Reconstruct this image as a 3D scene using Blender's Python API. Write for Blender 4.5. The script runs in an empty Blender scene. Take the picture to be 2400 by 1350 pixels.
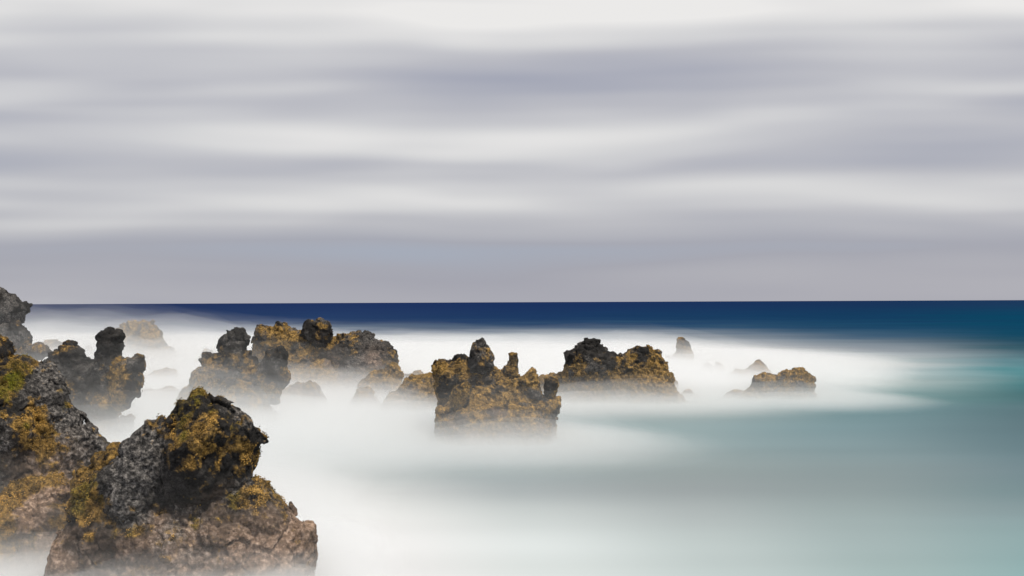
import bpy, math, time
import numpy as np
from mathutils import Vector

T0 = time.time()
scene = bpy.context.scene
COL = scene.collection
R = math.radians

# ------------------------------------------------------------------ camera
CAM_H = 8.0                       # metres above the sea
F_PX = 2573.0                     # focal length in photo pixels (2400 wide)
ROLL = math.atan(10.0 / 2400.0)   # the horizon climbs slightly to the right
HORIZON = 708.0
cam_d = bpy.data.cameras.new("camera")
cam = bpy.data.objects.new("camera", cam_d)
COL.objects.link(cam)
scene.camera = cam
cam.location = (0, 0, CAM_H)
cam.rotation_euler = (R(90), 0, 0)
cam_d.sensor_fit = 'HORIZONTAL'
cam_d.sensor_width = 36.0
cam_d.lens = F_PX / 2400.0 * 36.0
cam_d.shift_y = (HORIZON - 675.0) / 2400.0
cam_d.clip_start = 0.5
cam_d.clip_end = 120000.0
cam.rotation_mode = 'XYZ'
cam.rotation_euler = (R(90), ROLL, 0)

# ------------------------------------------------------------------ sun and sky
SUN_TO = Vector((0.32, -0.24, 0.90)).normalized()
sun_d = bpy.data.lights.new("sun", 'SUN')
sun_d.energy = 5.0
sun_d.angle = R(0.6)
sun_d.color = (1.0, 0.92, 0.79)
sun = bpy.data.objects.new("sun", sun_d)
COL.objects.link(sun)
sun.location = (60, 20, 70)
sun.rotation_euler = SUN_TO.to_track_quat('Z', 'Y').to_euler()

world = bpy.data.worlds.new("World")
scene.world = world
world.use_nodes = True


class NT:
    """small helper to write node trees"""
    def __init__(self, tree):
        self.t = tree
        tree.nodes.clear()

    def n(self, typ, **kw):
        nd = self.t.nodes.new(typ)
        for k, v in kw.items():
            setattr(nd, k, v)
        return nd

    def l(self, a, b):
        self.t.links.new(a, b)

    def put(self, sock, v):
        if hasattr(v, 'is_output'):
            self.l(v, sock)
        else:
            sock.default_value = v

    def m(self, op, a, b=None, c=None, clamp=False):
        nd = self.n('ShaderNodeMath', operation=op, use_clamp=clamp)
        self.put(nd.inputs[0], a)
        if b is not None:
            self.put(nd.inputs[1], b)
        if c is not None:
            self.put(nd.inputs[2], c)
        return nd.outputs[0]

    def ramp(self, fac, stops, interp='EASE'):
        nd = self.n('ShaderNodeValToRGB')
        nd.color_ramp.interpolation = interp
        el = nd.color_ramp.elements
        while len(el) > 1:
            el.remove(el[-1])
        el[0].position = stops[0][0]
        el[0].color = self._c(stops[0][1])
        for p, c in stops[1:]:
            e = el.new(p)
            e.color = self._c(c)
        self.put(nd.inputs[0], fac)
        return nd.outputs[0]

    @staticmethod
    def _c(c):
        if isinstance(c, (int, float)):
            return (c, c, c, 1)
        return tuple(c) + (1,) if len(c) == 3 else c

    def mix(self, fac, a, b, blend='MIX'):
        nd = self.n('ShaderNodeMix', data_type='RGBA', blend_type=blend)
        self.put(nd.inputs[0], fac)
        self.put(nd.inputs[6], self._c(a) if isinstance(a, (tuple, int, float)) else a)
        self.put(nd.inputs[7], self._c(b) if isinstance(b, (tuple, int, float)) else b)
        return nd.outputs[2]

    def noise(self, vec, scale, detail=4, rough=0.5, dist=0.0, lac=2.0):
        nd = self.n('ShaderNodeTexNoise')
        self.put(nd.inputs['Vector'], vec)
        nd.inputs['Scale'].default_value = scale
        nd.inputs['Detail'].default_value = detail
        nd.inputs['Roughness'].default_value = rough
        nd.inputs['Distortion'].default_value = dist
        nd.inputs['Lacunarity'].default_value = lac
        return nd.outputs[0]

    def comb(self, x, y, z):
        nd = self.n('ShaderNodeCombineXYZ')
        for s, v in zip(nd.inputs, (x, y, z)):
            self.put(s, v)
        return nd.outputs[0]


SKY_SEED = 15.52


def build_world():
    t = NT(world.node_tree)
    sky = t.n('ShaderNodeTexSky', sky_type='NISHITA')
    sky.sun_disc = False
    sky.sun_elevation = math.asin(SUN_TO.z)
    sky.sun_rotation = math.atan2(SUN_TO.x, SUN_TO.y)
    sky.altitude = 5
    sky.air_density = 1.0
    sky.dust_density = 1.5
    tc = t.n('ShaderNodeTexCoord')
    sep = t.n('ShaderNodeSeparateXYZ')
    t.l(tc.outputs['Generated'], sep.inputs[0])
    x, y, z = sep.outputs
    az = t.m('ARCTAN2', x, y)                    # radians from straight ahead
    el = t.m('ARCTAN2', t.m('ABSOLUTE', z), t.m('ABSOLUTE', y))   # height of the cloud street above the horizon
    ca, sa = t.m('COSINE', az), t.m('SINE', az)
    # cloud sheets dragged sideways by the wind: long in azimuth, thin in elevation
    warp = t.noise(t.comb(t.m('MULTIPLY', sa, 1.6), t.m('MULTIPLY', ca, 1.6), 0.0), 1.0, 2, 0.45)
    elw = t.m('ADD', el, t.m('MULTIPLY', t.m('SUBTRACT', warp, 0.5), 0.035))
    n1 = t.noise(t.comb(t.m('ADD', t.m('MULTIPLY', sa, 2.2), SKY_SEED), t.m('MULTIPLY', ca, 2.2), t.m('MULTIPLY', elw, 20.0)), 1.0, 2, 0.45, 0.2)
    n2 = t.noise(t.comb(t.m('MULTIPLY', sa, 3.2), t.m('MULTIPLY', ca, 3.2), t.m('MULTIPLY', elw, 38.0)), 1.0, 2, 0.4, 0.1)
    # thickness of the layer with elevation: low haze, a white bank, a thin grey gap, the white deck above
    band = t.ramp(t.m('MULTIPLY', elw, 1.0 / 0.55), [
        (0.00, 0.30), (0.045, 0.22), (0.085, 0.13), (0.135, 0.52), (0.165, 0.68), (0.19, 0.64), (0.225, 0.48), (0.27, 0.62),
        (0.31, 0.50), (0.34, 0.46), (0.375, 0.37), (0.405, 0.44), (0.435, 0.72), (0.48, 0.92), (0.54, 0.95), (0.68, 0.66), (0.82, 0.58), (1.0, 0.58)])
    nb = t.m('ADD', t.m('MULTIPLY', t.m('SUBTRACT', n1, 0.5), 1.35), t.m('MULTIPLY', t.m('SUBTRACT', n2, 0.5), 0.16))
    near_h = t.ramp(t.m('MULTIPLY', el, 1.0 / 0.10), [(0.0, 0.25), (0.5, 0.45), (0.9, 1.0)])
    v = t.m('ADD', t.m('ADD', band, 0.035), t.m('MULTIPLY', nb, near_h), clamp=True)
    cloud = t.ramp(v, [(0.0, (0.375, 0.425, 0.545)), (0.22, (0.390, 0.392, 0.462)), (0.50, (0.525, 0.520, 0.555)),
                       (0.75, (0.690, 0.685, 0.690)), (1.0, (0.83, 0.82, 0.81))], 'LINEAR')
    scaled = t.mix(1.0, sky.outputs[0], (0.10, 0.10, 0.10), 'MULTIPLY')
    # the deck lets a little of the blue sky through where it is thin
    cover = t.m('ADD', 0.80, t.m('MULTIPLY', v, 0.2), clamp=True)
    col = t.mix(cover, scaled, cloud)
    bg = t.n('ShaderNodeBackground')
    t.l(col, bg.inputs[0])
    bg.inputs[1].default_value = 1.0
    out = t.n('ShaderNodeOutputWorld')
    t.l(bg.outputs[0], out.inputs[0])


build_world()

# ------------------------------------------------------------------ render settings
vs = scene.view_settings
vs.view_transform = 'Standard'
vs.look = 'None'
vs.exposure = 0.0
vs.gamma = 1.0
vs.use_curve_mapping = False
scene.render.engine = 'CYCLES'
cy = scene.cycles
cy.use_denoising = True
cy.max_bounces = 10
cy.diffuse_bounces = 3
cy.glossy_bounces = 2
cy.volume_bounces = 5
cy.transparent_max_bounces = 16
cy.caustics_reflective = False
cy.caustics_refractive = False
cy.sample_clamp_indirect = 4.0
cy.volume_max_steps = 256


# ------------------------------------------------------------------ numpy noise
_rs = np.random.RandomState(7)
PERM = np.concatenate([_rs.permutation(1024)] * 3)
GRAD = _rs.normal(size=(1024, 3)).astype(np.float32)
GRAD /= np.linalg.norm(GRAD, axis=1, keepdims=True)
RND3 = _rs.rand(1024, 3).astype(np.float32)
RNDV = _rs.normal(size=(1024, 3)).astype(np.float32)
RND1 = _rs.rand(1024).astype(np.float32)


def h3(i, j, k):
    return PERM[PERM[PERM[i & 1023] + (j & 1023)] + (k & 1023)]


def perlin(p):
    pi = np.floor(p).astype(np.int32)
    f = (p - pi).astype(np.float32)
    u = f * f * f * (f * (f * 6 - 15) + 10)
    r = 0
    for dx in (0, 1):
        wx = u[:, 0] if dx else 1 - u[:, 0]
        for dy in (0, 1):
            wy = u[:, 1] if dy else 1 - u[:, 1]
            for dz in (0, 1):
                wz = u[:, 2] if dz else 1 - u[:, 2]
                g = GRAD[h3(pi[:, 0] + dx, pi[:, 1] + dy, pi[:, 2] + dz)]
                d = g[:, 0] * (f[:, 0] - dx) + g[:, 1] * (f[:, 1] - dy) + g[:, 2] * (f[:, 2] - dz)
                r = r + wx * wy * wz * d
    return r * 1.5


def fbm(p, octaves=4, gain=0.5, lac=2.03):
    r, a = 0, 1.0
    for o in range(octaves):
        r = r + a * perlin(p + 17.3 * o)
        p = p * lac
        a *= gain
    return r


def billow(p, octaves=3, gain=0.5):
    r, a = 0, 1.0
    for o in range(octaves):
        r = r + a * (np.abs(perlin(p + 9.1 * o)) * 2 - 0.5)
        p = p * 2.1
        a *= gain
    return r


from concurrent.futures import ThreadPoolExecutor
POOL = ThreadPoolExecutor(4)


def par(fn):
    def run(p, *a):
        if len(p) < 20000:
            return fn(p, *a)
        parts = np.array_split(p, max(4, len(p) // 60000))
        res = list(POOL.map(lambda q: fn(q, *a), parts))
        if isinstance(res[0], tuple):
            return tuple(np.concatenate(c) for c in zip(*res))
        return np.concatenate(res)
    return run


perlin = par(perlin)


@par
def worley(p):
    """distance to nearest and second feature, id of the nearest cell and offset from it"""
    pi = np.floor(p).astype(np.int32)
    n = len(p)
    fr = (p - pi).astype(np.float32)
    d1 = np.full(n, 9.0, np.float32)
    d2 = np.full(n, 9.0, np.float32)
    cid = np.zeros(n, np.int32)
    off = np.zeros((n, 3), np.float32)
    for dx in (-1, 0, 1):
        for dy in (-1, 0, 1):
            for dz in (-1, 0, 1):
                hh = h3(pi[:, 0] + dx, pi[:, 1] + dy, pi[:, 2] + dz)
                v = fr - RND3[hh] - np.array((dx, dy, dz), np.float32)
                d = np.sqrt(np.einsum('ij,ij->i', v, v))
                near = d < d1
                d2 = np.where(near, d1, np.minimum(d2, d))
                d1 = np.where(near, d, d1)
                cid = np.where(near, hh, cid)
                off[near] = v[near]
    return d1, d2, cid, off


def smooth(a, b, x):
    t = np.clip((x - a) / (b - a), 0, 1)
    return t * t * (3 - 2 * t)


# ------------------------------------------------------------------ photo pixel -> place at a given distance
def unproject(px, py, D):
    dx, dy = px - 1200.0, py - 675.0
    c, s = math.cos(ROLL), math.sin(ROLL)
    # undo the roll about the optical axis, which meets the picture at the horizon line
    ex, ey = dx, py - HORIZON
    rx = ex * c - ey * s
    ry = ex * s + ey * c
    return rx * D / F_PX, CAM_H - ry * D / F_PX


WIN = {  # windows the outlines were measured in: left, top, scale
    'W1': (0, 670, 6.0), 'W2': (0, 870, 6.0), 'W3': (0, 1080, 6.0), 'W4': (280, 890, 5.0), 'W5': (280, 1080, 5.0),
    'W6': (420, 735, 7.5), 'W7': (420, 850, 7.5), 'W8': (660, 735, 6.308), 'V1': (1000, 780, 7.059),
    'V2': (980, 900, 6.667), 'V3': (1250, 780, 6.0), 'V4': (1550, 780, 6.0), 'Z1': (0, 660, 3.4257), 'P': (0, 0, 1.0)}


def outline(D, *segs):
    """segs: window name followed by its points"""
    pts = []
    for win, pp in segs:
        ox, oy, s = WIN[win]
        for x, y in pp:
            pts.append(unproject(ox + x / s, oy + y / s, D))
    return np.array(pts, np.float64)


def poly_sdf(P, U, V):
    """signed distance (negative inside) of polygon P on the grid U x V"""
    x, y = np.meshgrid(U, V, indexing='ij')
    d = np.full(x.shape, 1e9)
    inside = np.zeros(x.shape, bool)
    n = len(P)
    for i in range(n):
        ax, ay = P[i]
        bx, by = P[(i + 1) % n]
        ex, ey = bx - ax, by - ay
        t = np.clip(((x - ax) * ex + (y - ay) * ey) / (ex * ex + ey * ey + 1e-12), 0, 1)
        d = np.minimum(d, (x - ax - t * ex) ** 2 + (y - ay - t * ey) ** 2)
        cond = (ay > y) != (by > y)
        with np.errstate(divide='ignore', invalid='ignore'):
            xi = (bx - ax) * (y - ay) / (by - ay) + ax
        inside ^= cond & (x < xi)
    d = np.sqrt(d)
    return np.where(inside, -d, d)


def surface_nets(F, org, h):
    s = F < 0
    c = [s[a:s.shape[0] - 1 + a, b:s.shape[1] - 1 + b, d:s.shape[2] - 1 + d] for a in (0, 1) for b in (0, 1) for d in (0, 1)]
    cnt = sum(q.astype(np.int8) for q in c)
    act = (cnt > 0) & (cnt < 8)
    ii, jj, kk = np.nonzero(act)
    idx = np.full(act.shape, -1, np.int32)
    idx[act] = np.arange(len(ii))
    acc = np.zeros((len(ii), 3))
    num = np.zeros(len(ii))
    for ax in range(3):
        o1, o2 = [q for q in range(3) if q != ax]
        for a in (0, 1):
            for b in (0, 1):
                p = [ii, jj, kk]
                off0 = [0, 0, 0]
                off0[o1], off0[o2] = a, b
                off1 = list(off0)
                off1[ax] = 1
                f0 = F[ii + off0[0], jj + off0[1], kk + off0[2]]
                f1 = F[ii + off1[0], jj + off1[1], kk + off1[2]]
                cr = (f0 < 0) != (f1 < 0)
                t = np.where(cr, f0 / np.where(cr, f0 - f1, 1), 0)
                pos = np.zeros((len(ii), 3))
                pos[:, 0] += off0[0]
                pos[:, 1] += off0[1]
                pos[:, 2] += off0[2]
                pos[:, ax] += t
                acc[cr] += pos[cr]
                num[cr] += 1
    v = acc / num[:, None] + np.stack([ii, jj, kk], 1)
    v = v * h + np.array(org)
    quads = []
    for ax in range(3):
        sl0 = [slice(1, -1)] * 3
        sl1 = [slice(1, -1)] * 3
        sl0[ax] = slice(0, s.shape[ax] - 1)
        sl1[ax] = slice(1, s.shape[ax])
        a = s[tuple(sl0)]
        b = s[tuple(sl1)]
        i, j, k = np.nonzero(a != b)
        flip = ~a[i, j, k]
        g = [i + 1, j + 1, k + 1]
        g[ax] -= 1
        o1, o2 = [(1, 2), (2, 0), (0, 1)][ax]

        def cell(da, db):
            q = [g[0].copy(), g[1].copy(), g[2].copy()]
            q[o1] -= da
            q[o2] -= db
            return idx[q[0], q[1], q[2]]
        q = np.stack([cell(1, 1), cell(0, 1), cell(0, 0), cell(1, 0)], 1)
        q[flip] = q[flip][:, ::-1]
        quads.append(q)
    q = np.concatenate(quads)
    return v, q[(q >= 0).all(1)]


def biggest(v, q):
    """keep the largest connected piece"""
    lab = np.arange(len(v))
    e = np.concatenate([q[:, [0, 1]], q[:, [1, 2]], q[:, [2, 3]], q[:, [3, 0]]])
    for _ in range(200):
        m = np.minimum(lab[e[:, 0]], lab[e[:, 1]])
        new = lab.copy()
        np.minimum.at(new, e[:, 0], m)
        np.minimum.at(new, e[:, 1], m)
        new = new[new]
        new = new[new]
        if (new == lab).all():
            break
        lab = new
    ids, cnt = np.unique(lab, return_counts=True)
    keep = lab == ids[cnt.argmax()]
    remap = np.cumsum(keep) - 1
    return v[keep], remap[q[keep[q[:, 0]]]]


def vert_normals(v, q):
    n = np.zeros_like(v)
    fn = np.cross(v[q[:, 2]] - v[q[:, 0]], v[q[:, 3]] - v[q[:, 1]])
    for c in range(4):
        np.add.at(n, q[:, c], fn)
    return n / (np.linalg.norm(n, axis=1, keepdims=True) + 1e-12)


def mesh_from(name, v, faces, nper):
    me = bpy.data.meshes.new(name)
    me.vertices.add(len(v))
    me.vertices.foreach_set('co', np.ascontiguousarray(v, np.float32).ravel())
    nf = len(faces)
    me.loops.add(nf * nper)
    me.loops.foreach_set('vertex_index', np.ascontiguousarray(faces, np.int32).ravel())
    me.polygons.add(nf)
    me.polygons.foreach_set('loop_start', np.arange(0, nf * nper, nper, dtype=np.int32))
    me.polygons.foreach_set('loop_total', np.full(nf, nper, np.int32))
    me.polygons.foreach_set('use_smooth', np.ones(nf, bool))
    me.update(calc_edges=True)
    return me


def set_attr(me, name, arr):
    a = me.attributes.new(name, 'FLOAT', 'POINT')
    a.data.foreach_set('value', np.ascontiguousarray(arr, np.float32))


def set_color(me, name, arr):
    a = me.attributes.new(name, 'FLOAT_COLOR', 'POINT')
    c = np.ones((len(arr), 4), np.float32)
    c[:, :3] = arr
    a.data.foreach_set('color', c.ravel())


def link(name, me, mat=None, parent=None):
    o = bpy.data.objects.new(name, me)
    COL.objects.link(o)
    if mat is not None:
        me.materials.append(mat)
    if parent is not None:
        o.parent = parent
    return o


# ------------------------------------------------------------------ materials
def attr(t, name, out=2):
    nd = t.n('ShaderNodeAttribute')
    nd.attribute_name = name
    return nd.outputs[out]


def make_rock_material():
    mat = bpy.data.materials.new("lava_rock")
    mat.use_nodes = True
    t = NT(mat.node_tree)
    pos = t.n('ShaderNodeNewGeometry').outputs['Position']
    alg, grn, crust, pale = attr(t, 'algae'), attr(t, 'green'), attr(t, 'crust'), attr(t, 'pale')
    nf = t.noise(pos, 9.0, 6, 0.62)
    nm = t.noise(pos, 1.7, 6, 0.6, 0.4)
    ns = t.noise(pos, 28.0, 4, 0.7)
    nl = t.noise(pos, 3.6, 5, 0.65, 0.3)
    # bare basalt: black to grey, speckled with vesicles and pale lichen
    base = t.ramp(nm, [(0.30, (0.007, 0.007, 0.008)), (0.50, (0.017, 0.016, 0.016)), (0.70, (0.042, 0.039, 0.038))], 'LINEAR')
    grey = t.ramp(nf, [(0.34, (0.012, 0.012, 0.013)), (0.48, (0.062, 0.059, 0.059)), (0.66, (0.24, 0.225, 0.215))], 'LINEAR')
    base = t.mix(pale, base, grey)
    pit = t.ramp(ns, [(0.40, 0.15), (0.52, 1.0)], 'LINEAR')
    base = t.mix(0.8, base, pit, 'MULTIPLY')
    # pinkish coralline crust in the wash zone
    pk = t.ramp(t.m('ADD', t.m('MULTIPLY', nf, 0.5), t.m('MULTIPLY', nl, 0.5)), [(0.34, (0.028, 0.020, 0.014)), (0.50, (0.18, 0.122, 0.088)), (0.64, (0.50, 0.375, 0.30))], 'LINEAR')
    base = t.mix(crust, base, pk)
    # golden brown weed
    gold = t.ramp(t.m('ADD', t.m('MULTIPLY', nl, 0.45), t.m('ADD', t.m('MULTIPLY', nf, 0.35), t.m('MULTIPLY', ns, 0.20))),
                  [(0.36, (0.010, 0.008, 0.005)), (0.45, (0.055, 0.036, 0.013)), (0.53, (0.19, 0.117, 0.036)), (0.65, (0.50, 0.31, 0.095))], 'LINEAR')
    green = t.ramp(nf, [(0.36, (0.008, 0.009, 0.003)), (0.62, (0.11, 0.105, 0.009))], 'LINEAR')
    gold = t.mix(grn, gold, green)
    edge = t.m('ADD', alg, t.m('MULTIPLY', t.m('SUBTRACT', nf, 0.5), 1.0))
    am = t.ramp(edge, [(0.26, 0.0), (0.74, 1.0)], 'LINEAR')
    col = t.mix(am, base, gold)
    bs = t.n('ShaderNodeBsdfPrincipled')
    t.l(col, bs.inputs['Base Color'])
    t.put(bs.inputs['Roughness'], t.ramp(nf, [(0.35, 0.62), (0.65, 0.92)], 'LINEAR'))
    bs.inputs['Specular IOR Level'].default_value = 0.10
    bump = t.n('ShaderNodeBump')
    bump.inputs['Strength'].default_value = 0.9
    bump.inputs['Distance'].default_value = 0.10
    hgt = t.m('ADD', t.m('MULTIPLY', nf, 0.7), t.m('MULTIPLY', ns, 0.35))
    t.l(hgt, bump.inputs['Height'])
    t.l(bump.outputs[0], bs.inputs['Normal'])
    out = t.n('ShaderNodeOutputMaterial')
    t.l(bs.outputs[0], out.inputs[0])
    return mat


def make_weed_material():
    mat = bpy.data.materials.new("golden_weed")
    mat.use_nodes = True
    t = NT(mat.node_tree)
    pos = t.n('ShaderNodeNewGeometry').outputs['Position']
    grn, tone = attr(t, 'green'), attr(t, 'tone')
    nf = t.noise(pos, 14.0, 3, 0.6)
    v = t.m('ADD', t.m('MULTIPLY', tone, 0.8), t.m('MULTIPLY', nf, 0.3))
    gold = t.ramp(v, [(0.10, (0.018, 0.013, 0.007)), (0.40, (0.075, 0.048, 0.018)), (0.70, (0.23, 0.135, 0.034)), (1.0, (0.46, 0.27, 0.06))], 'LINEAR')
    green = t.ramp(v, [(0.1, (0.015, 0.018, 0.004)), (0.9, (0.17, 0.175, 0.014))], 'LINEAR')
    col = t.mix(grn, gold, green)
    bs = t.n('ShaderNodeBsdfPrincipled')
    t.l(col, bs.inputs['Base Color'])
    bs.inputs['Roughness'].default_value = 0.75
    bs.inputs['Specular IOR Level'].default_value = 0.3
    out = t.n('ShaderNodeOutputMaterial')
    t.l(bs.outputs[0], out.inputs[0])
    return mat


def make_sea_material():
    mat = bpy.data.materials.new("sea_water")
    mat.use_nodes = True
    t = NT(mat.node_tree)
    geo = t.n('ShaderNodeNewGeometry').outputs['Position']
    mp = t.n('ShaderNodeMapping')
    t.l(geo, mp.inputs[0])
    mp.inputs['Scale'].default_value = (0.02, 0.07, 1)
    n = t.noise(mp.outputs[0], 1.0, 2, 0.5, 0.5)
    c = attr(t, 'water', 0)
    streak = t.ramp(n, [(0.3, (0.90, 0.90, 0.90)), (0.7, (1.08, 1.08, 1.08))], 'LINEAR')
    col = t.mix(1.0, c, streak, 'MULTIPLY')
    bs = t.n('ShaderNodeBsdfPrincipled')
    t.l(col, bs.inputs['Base Color'])
    bs.inputs['Roughness'].default_value = 0.9
    bs.inputs['Specular IOR Level'].default_value = 0.0
    out = t.n('ShaderNodeOutputMaterial')
    t.l(bs.outputs[0], out.inputs[0])
    return mat


def make_mist_material(name, density, color, aniso=0.2):
    mat = bpy.data.materials.new(name)
    mat.use_nodes = True
    t = NT(mat.node_tree)
    v = t.n('ShaderNodeVolumePrincipled')
    v.inputs['Color'].default_value = color + (1,)
    v.inputs['Density'].default_value = density
    v.inputs['Anisotropy'].default_value = aniso
    out = t.n('ShaderNodeOutputMaterial')
    t.l(v.outputs[0], out.inputs['Volume'])
    return mat


ROCK = make_rock_material()
WEED = make_weed_material()
SEA = make_sea_material()

# ------------------------------------------------------------------ the sea: colour of the water and foam measured over the bay
def lin(c):
    c = np.asarray(c, np.float64) / 255.0
    return np.where(c <= 0.04045, c / 12.92, ((c + 0.055) / 1.055) ** 2.4)


SX = [0, 400, 800, 1200, 1600, 2000, 2400]
G = lambda v: (v, v, v)
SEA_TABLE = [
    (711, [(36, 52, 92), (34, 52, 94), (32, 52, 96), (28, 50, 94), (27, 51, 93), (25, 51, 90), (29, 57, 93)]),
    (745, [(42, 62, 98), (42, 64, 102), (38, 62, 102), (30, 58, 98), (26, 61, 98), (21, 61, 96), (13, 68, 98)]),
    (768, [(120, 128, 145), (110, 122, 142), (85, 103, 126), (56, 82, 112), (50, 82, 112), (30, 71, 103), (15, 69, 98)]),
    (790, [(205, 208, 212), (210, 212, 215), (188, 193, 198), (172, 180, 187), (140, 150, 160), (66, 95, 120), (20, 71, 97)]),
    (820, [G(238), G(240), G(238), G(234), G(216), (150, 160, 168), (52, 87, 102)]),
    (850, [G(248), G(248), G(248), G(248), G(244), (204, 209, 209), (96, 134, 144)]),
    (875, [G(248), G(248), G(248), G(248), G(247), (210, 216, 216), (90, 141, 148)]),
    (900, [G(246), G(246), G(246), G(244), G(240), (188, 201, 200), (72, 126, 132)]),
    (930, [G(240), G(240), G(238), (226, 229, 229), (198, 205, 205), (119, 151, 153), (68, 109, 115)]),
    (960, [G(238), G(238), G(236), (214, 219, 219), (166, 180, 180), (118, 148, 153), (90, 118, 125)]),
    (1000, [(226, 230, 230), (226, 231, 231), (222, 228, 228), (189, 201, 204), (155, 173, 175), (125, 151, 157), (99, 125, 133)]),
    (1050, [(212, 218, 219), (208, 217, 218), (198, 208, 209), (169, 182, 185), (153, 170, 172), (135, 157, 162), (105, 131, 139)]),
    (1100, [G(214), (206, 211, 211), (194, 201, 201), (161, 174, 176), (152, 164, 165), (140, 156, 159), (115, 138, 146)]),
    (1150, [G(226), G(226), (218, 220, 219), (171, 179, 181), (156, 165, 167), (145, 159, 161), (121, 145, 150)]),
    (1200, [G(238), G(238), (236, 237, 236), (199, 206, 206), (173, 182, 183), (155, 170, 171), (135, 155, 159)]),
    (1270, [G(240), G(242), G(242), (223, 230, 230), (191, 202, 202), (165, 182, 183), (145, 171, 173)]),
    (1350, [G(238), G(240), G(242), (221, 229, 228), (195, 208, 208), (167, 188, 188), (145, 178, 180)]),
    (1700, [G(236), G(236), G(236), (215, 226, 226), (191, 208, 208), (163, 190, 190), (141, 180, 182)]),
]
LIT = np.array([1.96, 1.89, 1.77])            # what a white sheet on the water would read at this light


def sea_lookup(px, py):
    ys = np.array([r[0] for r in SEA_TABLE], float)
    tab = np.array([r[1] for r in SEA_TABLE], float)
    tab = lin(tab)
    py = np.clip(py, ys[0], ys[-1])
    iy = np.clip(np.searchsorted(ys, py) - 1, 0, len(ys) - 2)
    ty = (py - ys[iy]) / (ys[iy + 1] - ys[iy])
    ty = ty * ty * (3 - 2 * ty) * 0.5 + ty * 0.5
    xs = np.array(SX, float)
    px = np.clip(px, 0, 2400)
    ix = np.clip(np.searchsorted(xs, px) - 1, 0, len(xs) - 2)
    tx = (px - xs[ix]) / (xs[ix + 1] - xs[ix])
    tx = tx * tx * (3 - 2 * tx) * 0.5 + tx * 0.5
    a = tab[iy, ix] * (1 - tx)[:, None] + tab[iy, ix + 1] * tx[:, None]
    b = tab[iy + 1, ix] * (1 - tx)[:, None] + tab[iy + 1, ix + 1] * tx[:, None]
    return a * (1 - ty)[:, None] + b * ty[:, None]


def build_sea():
    rad = np.concatenate([[2.0], np.geomspace(6, 60000, 330)])
    ang = np.linspace(-R(75), R(75), 181)
    rr, aa = np.meshgrid(rad, ang, indexing='ij')
    x = (rr * np.sin(aa)).ravel()
    y = (rr * np.cos(aa)).ravel()
    # the bay's colours are tabulated by bearing and distance
    brg = np.tan(np.clip(aa.ravel(), -1.3, 1.3))
    dist = np.maximum(y, 1.0)
    p = np.stack([x * 0.010, y * 0.020, np.zeros_like(x)], 1)
    wob = fbm(p, 3)
    p2 = np.stack([x * 0.030, y * 0.075, np.zeros_like(x) + 5.0], 1)
    wob2 = fbm(p2, 3)
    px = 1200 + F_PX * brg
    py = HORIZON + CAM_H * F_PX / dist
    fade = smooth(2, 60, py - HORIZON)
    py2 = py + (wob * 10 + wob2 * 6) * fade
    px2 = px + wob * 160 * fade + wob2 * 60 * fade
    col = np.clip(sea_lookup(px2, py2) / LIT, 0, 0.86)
    v = np.stack([x, y, np.zeros_like(x)], 1)
    n0, n1 = len(rad), len(ang)
    idx = np.arange(n0 * n1).reshape(n0, n1)
    f = np.stack([idx[:-1, :-1], idx[:-1, 1:], idx[1:, 1:], idx[1:, :-1]], -1).reshape(-1, 4)[:, ::-1]
    me = mesh_from("sea", v, f, 4)
    set_color(me, 'water', col)
    o = link("sea", me, SEA)
    o['kind'] = 'structure'
    o['label'] = "smooth milky sea, navy at the horizon, white foam around the rocks"


build_sea()

# ------------------------------------------------------------------ rocks
TRI = [0]
_ico = None


def ico():
    global _ico
    if _ico is None:
        g = (1 + 5 ** 0.5) / 2
        v = np.array([(-1, g, 0), (1, g, 0), (-1, -g, 0), (1, -g, 0), (0, -1, g), (0, 1, g), (0, -1, -g), (0, 1, -g), (g, 0, -1), (g, 0, 1), (-g, 0, -1), (-g, 0, 1)])
        f = np.array([(0, 11, 5), (0, 5, 1), (0, 1, 7), (0, 7, 10), (0, 10, 11), (1, 5, 9), (5, 11, 4), (11, 10, 2), (10, 7, 6), (7, 1, 8), (3, 9, 4), (3, 4, 2), (3, 2, 6), (3, 6, 8), (3, 8, 9), (4, 9, 5), (2, 4, 11), (6, 2, 10), (8, 6, 7), (9, 8, 1)])
        _ico = v / np.linalg.norm(v[0]), f
    return _ico


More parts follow.
